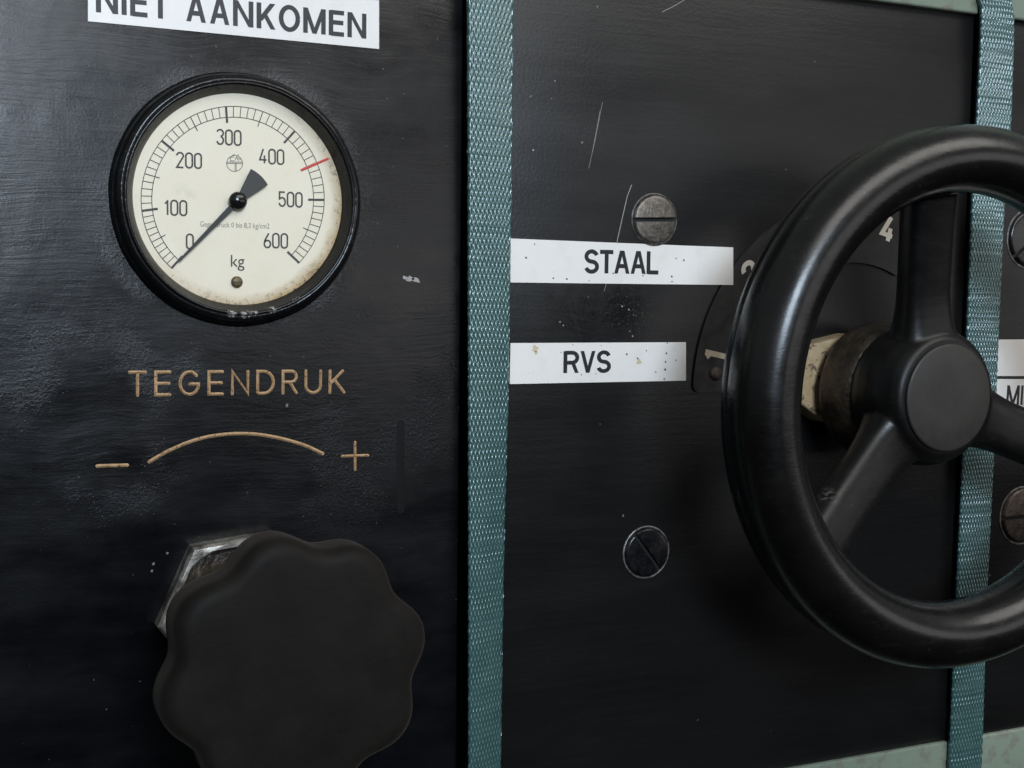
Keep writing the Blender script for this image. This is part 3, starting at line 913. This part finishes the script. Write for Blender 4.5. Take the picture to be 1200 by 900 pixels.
# (inset from outline, height, lobe amount)
for k in range(3): prof.append((.0060 - .0030 * k, .0170 + .0012 * k, 1.0))
prof += [(.0, .0215, 1.0), (.0, .0250, 1.0), (.0, .0280, 1.0)]
for k in range(1, 9):
    a = PI / 2 * k / 8
    prof.append((.0062 * (1 - math.cos(a)), .0295 + .0058 * math.sin(a), 1.0 - .12 * k / 8))
prof += [(.0082, .03548, .85), (.0110, .03565, .6), (.0150, .03580, .35), (.0200, .03592, .12), (.0260, .03600, 0), (.0320, .03606, 0), (.0380, .03609, 0), (.0415, .0361, 0)]
V = []; Fc = []
for ins, h, lob in prof:
    for k in range(NT_):
        a = 2 * PI * k / NT_
        cs = math.cos(8 * (a - R(102)))
        wv = .0023 * (cs - .09 * math.cos(16 * (a - R(102)))) * lob
        rr = .0420 + wv - ins
        V.append((KC.x + rr * math.cos(a), KC.y - h - KO, KC.z + rr * math.sin(a)))
for i in range(len(prof) - 1):
    for k in range(NT_):
        k2 = (k + 1) % NT_
        Fc.append((i * NT_ + k, i * NT_ + k2, (i + 1) * NT_ + k2, (i + 1) * NT_ + k))
Fc.append(tuple((len(prof) - 1) * NT_ + k for k in range(NT_)))
Fc.append(tuple(reversed(range(NT_))))
g.add(V, Fc)
g.obj('grip', M['knob'], knob, angle=70)
g = lathe(mm((13.5, 11.7), (13.5, 30), (15, 31), (15.5, 57)), KC, 48); g.obj('stem', M['collar'], knob)

# ------------------------------------------------------------------ index plate with numerals
AX = Vector((.3845, 0, -.0415))
plate = empty('index_plate', AX + Vector((-.066, 0, .02)), 'black curved index plate numbered 1 to 4 behind the handwheel', 'plate')
def sector(r0, r1, a0, a1, h0, h1, cr=.003, n=60):
    out = []
    def P(r, a): return Vector((r * math.cos(R(a)), 0, r * math.sin(R(a))))
    # outline: outer arc, end, inner arc, end, with clipped round corners
    d1 = math.degrees(cr / r1); d0 = math.degrees(cr / r0)
    for k in range(n + 1): out.append(P(r1, a0 + d1 + (a1 - a0 - 2 * d1) * k / n))
    for k in range(1, 5): t = k / 5 * PI / 2; out.append(P(r1 - cr + cr * math.cos(t), a1 - d1 + d1 * math.sin(t)))
    out.append(P(r1 - cr, a1)); out.append(P(r0 + cr, a1))
    for k in range(1, 5): t = k / 5 * PI / 2; out.append(P(r0 + cr - cr * math.sin(t), a1 - d0 + d0 * math.cos(t)))
    for k in range(n + 1): out.append(P(r0, a1 - d0 - (a1 - a0 - 2 * d0) * k / n))
    for k in range(1, 5): t = k / 5 * PI / 2; out.append(P(r0 + cr - cr * math.cos(t), a0 + d0 - d0 * math.sin(t)))
    out.append(P(r0 + cr, a0)); out.append(P(r1 - cr, a0))
    for k in range(1, 5): t = k / 5 * PI / 2; out.append(P(r1 - cr + cr * math.sin(t), a0 + d1 - d1 * math.cos(t)))
    return out
ol = [AX + p for p in sector(.0566, .0842, 62, 180.5, 0, .0011)]
n = len(ol)
bm = bmesh.new()
vs = [bm.verts.new(p + NY * .0011) for p in ol]
f = bm.faces.new(vs)
ex = bmesh.ops.extrude_face_region(bm, geom=[f])
for e in ex['geom']:
    if isinstance(e, bmesh.types.BMVert): e.co += NY * -.0011
bm.verts.index_update()
bmesh.ops.recalc_face_normals(bm, faces=bm.faces)
bmesh.ops.triangulate(bm, faces=[ff for ff in bm.faces if len(ff.verts) > 4])
bm.verts.index_update()
mesh_obj('plate_body', [v.co.copy() for v in bm.verts], [tuple(v.index for v in ff.verts) for ff in bm.faces], M['plate'], plate)
bm.free()
for ch, a, mt in (('1', 168.6, 'white'), ('2', 137.5, 'dgrey'), ('3', 106, 'dgrey'), ('4', 75.2, 'dgrey')):
    rad = Vector((math.cos(R(a)), 0, math.sin(R(a)))); tan_ = Vector((rad.z, 0, -rad.x))
    g = Geo()
    lettering(g, ch, din, .0110, .19, .1, AX + rad * .0748, tan_, rad, NY, .00115, False, 'C', stretch=1.15)
    g.obj('numeral', M[mt], plate, smooth=False)
pc = at(838.5, 438, .0011)
g = lathe([(.0030, 0), (.0030, .0004), (.0024, .0009), (.0012, .0011), (.0001, .00115)], pc, 32, cap_front=True)
g.obj('plate_screw', mat_simple('rusty small screw', (.06, .042, .032), .45, .6, (500, .0004, .6), (300, (.15, .12, .10))), plate)

# ------------------------------------------------------------------ shaft nut
piece = empty('shaft_fitting', AX + Vector((-.03, 0, .0)), 'chipped cream painted piece on the shaft behind the handwheel hub', 'fitting')
def cream_poly(h0, h1, inset):
    pts = [(905, 420), (926, 409.5), (949, 404), (1002, 391), (1030, 430), (1010, 500), (968, 495), (940, 474), (905, 458)]
    P = [at(x, y, .012) for x, y in pts]
    P = [Vector((p.x, 0, p.z)) for p in P]
    c = sum(P, Vector()) / len(P)
    bm = bmesh.new()
    lo = [bm.verts.new(p + NY * h0) for p in P]; hi = [bm.verts.new(p + NY * h1) for p in P]
    n = len(P)
    bm.faces.new(hi); bm.faces.new(list(reversed(lo)))
    for k in range(n): bm.faces.new((lo[k], lo[(k + 1) % n], hi[(k + 1) % n], hi[k]))
    bmesh.ops.recalc_face_normals(bm, faces=bm.faces)
    bmesh.ops.bevel(bm, geom=bm.edges[:], offset=inset, segments=3, affect='EDGES', profile=.6)
    bm.verts.index_update()
    r = ([v.co.copy() for v in bm.verts], [tuple(v.index for v in f.verts) for f in bm.faces])
    bm.free()
    return r
v_, f_ = cream_poly(-.0005, .0120, .0014)
mesh_obj('fitting_body', v_, f_, M['cream'], piece, angle=35)

# ------------------------------------------------------------------ handwheel: one casting, then split into its parts
WH = .0700                                       # height of the rim's centre line
RR, RA, RB = .0972, .0136, .0150
wheel = empty('handwheel', AX + NY * .035, 'black three spoke handwheel with thick polished rim', 'handwheel')
g = Geo()
# rim
SN, PN = 220, 40
V = []; Fc = []
for i in range(SN):
    a = 2 * PI * i / SN
    for j in range(PN):
        p = 2 * PI * j / PN
        k = 1.0
        x = RR + RA * math.cos(p) * k; h = WH + RB * math.sin(p) * k
        V.append((AX.x + x * math.cos(a), -h, AX.z + x * math.sin(a)))
for i in range(SN):
    for j in range(PN):
        Fc.append((i * PN + j, i * PN + (j + 1) % PN, ((i + 1) % SN) * PN + (j + 1) % PN, ((i + 1) % SN) * PN + j))
g.add(V, Fc)
# hub body
hub = lathe(mm((.1, 34), (26, 34), (28, 35), (29.3, 40), (30.0, 47), (29.5, 53), (27.6, 58.4), (25.3, 61.6), (23.6, 62.6), (.1, 62.6)), AX, 96)
hub.f.append(tuple(range(96))); hub.f.append(tuple(9 * 96 + k for k in range(96)))
g.add(hub.v, hub.f)
# spokes: lofted, flaring at hub and rim
SPOKES = (98.5, 222, 340)
for sa in SPOKES:
    u = Vector((math.cos(R(sa)), 0, math.sin(R(sa)))); t = Vector((-u.z, 0, u.x))
    V = []; Fc = []; K = 20; J = 28
    for i in range(K + 1):
        s = i / K
        rad = .012 + (.0980 - .012) * s
        e0 = max(0, 1 - (rad - .020) / .025); e1 = max(0, (rad - .066) / .030)
        wd = .0117 + .0045 * e0 ** 2 + .0010 * e1 ** 2
        th = .0074 + .0045 * e0 ** 2 + .0012 * e1
        hc = .0485 + (.0640 - .0485) * (s ** 1.15)
        for j in range(J):
            q_ = 2 * PI * j / J
            cx_, sy_ = math.cos(q_), math.sin(q_)
            px_ = wd * math.copysign(abs(cx_) ** .62, cx_); py_ = th * math.copysign(abs(sy_) ** .75, sy_)
            pt = AX + u * rad + t * px_ + NY * (hc + py_)
            V.append(pt)
    for i in range(K):
        for j in range(J):
            Fc.append((i * J + j, i * J + (j + 1) % J, (i + 1) * J + (j + 1) % J, (i + 1) * J + j))
    Fc.append(tuple(range(J))); Fc.append(tuple(K * J + j for j in range(J)))
    g.add(V, Fc)
tmp = mesh_obj('casting', g.v, g.f, M['wheel'], None, True, loc=AX)
md = tmp.modifiers.new('r', 'REMESH'); md.mode = 'VOXEL'; md.voxel_size = .0007; md.use_smooth_shade = True
md = tmp.modifiers.new('s', 'SMOOTH'); md.factor = .5; md.iterations = 14
dg = bpy.context.evaluated_depsgraph_get()
cast = bpy.data.meshes.new_from_object(tmp.evaluated_get(dg))
bpy.data.objects.remove(tmp)
nv = len(cast.vertices)
nor = [0.0] * (3 * nv); cast.vertices.foreach_get('normal', nor) if hasattr(cast.vertices[0], 'normal') else None
co = [0.0] * (3 * nv); cast.vertices.foreach_get('co', co)
bins = {'rim': [], 'hub': [], 0: [], 1: [], 2: []}
for p in cast.polygons:
    c = p.center
    r = math.hypot(c.x, c.z); h = -c.y
    tube_d = math.hypot((r - RR) / (RA + .0016), (h - WH) / (RB + .0016))
    if tube_d < 1 or r > .096: key = 'rim'
    elif r < .0325: key = 'hub'
    else:
        a = math.degrees(math.atan2(c.z, c.x)) % 360
        key = min(range(3), key=lambda k: abs((a - SPOKES[k] + 180) % 360 - 180))
    bins[key].append(p.index)
polys = [tuple(p.vertices) for p in cast.polygons]
wl = world_loc(wheel)
parts = {}
for key, name in (('rim', 'rim'), ('hub', 'hub'), (0, 'spoke'), (1, 'spoke'), (2, 'spoke')):
    idx = {}; V = []; Fc = []; NN = []
    for pi in bins[key]:
        ff = []
        for vi in polys[pi]:
            if vi not in idx:
                idx[vi] = len(V); V.append((co[3 * vi] + AX.x - wl.x, co[3 * vi + 1] + AX.y - wl.y, co[3 * vi + 2] + AX.z - wl.z)); NN.append(tuple(nor[3 * vi:3 * vi + 3]))
            ff.append(idx[vi])
        Fc.append(ff)
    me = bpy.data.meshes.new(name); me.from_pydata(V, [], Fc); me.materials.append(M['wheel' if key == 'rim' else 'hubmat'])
    me.polygons.foreach_set('use_smooth', [True] * len(me.polygons))
    me.normals_split_custom_set_from_vertices(NN)
    o = bpy.data.objects.new(name, me); C.collection.objects.link(o); o.parent = wheel
    parts[key] = o
bpy.data.meshes.remove(cast)
# flange bead moulded along the back outer edge of the rim
g = lathe(mm((106.4, 58.4), (108.5, 58.8), (109.5, 60.0), (109.75, 62.2), (109.5, 63.8), (109.0, 65.2)), AX, 200)
g.obj('rim_flange', M['wheel'], wheel, angle=60)
# flat hub cap
g = lathe(mm((22.3, 62.0), (22.3, 63.4), (22.0, 63.8), (21.5, 64.0), (10, 64.1), (.1, 64.1)), AX, 96, cap_front=True)
g.obj('hub_cap', mat_simple('dull grey brown hub cap', (.020, .0178, .0155), .52, 0, (500, .0002, .3), (90, (.027, .024, .021))), wheel, angle=35)
# stepped collar behind the hub
wb = lambda a, i: .004 * math.sin(5 * a + i)
g = lathe(mm((20, 16.3), (29.0, 16.4), (30.2, 17.3), (30.4, 19), (30.0, 24), (29.2, 33), (27.0, 36), (20, 37)), AX, 80, wob=wb)
g.obj('collar', M['collar'], wheel, angle=50)
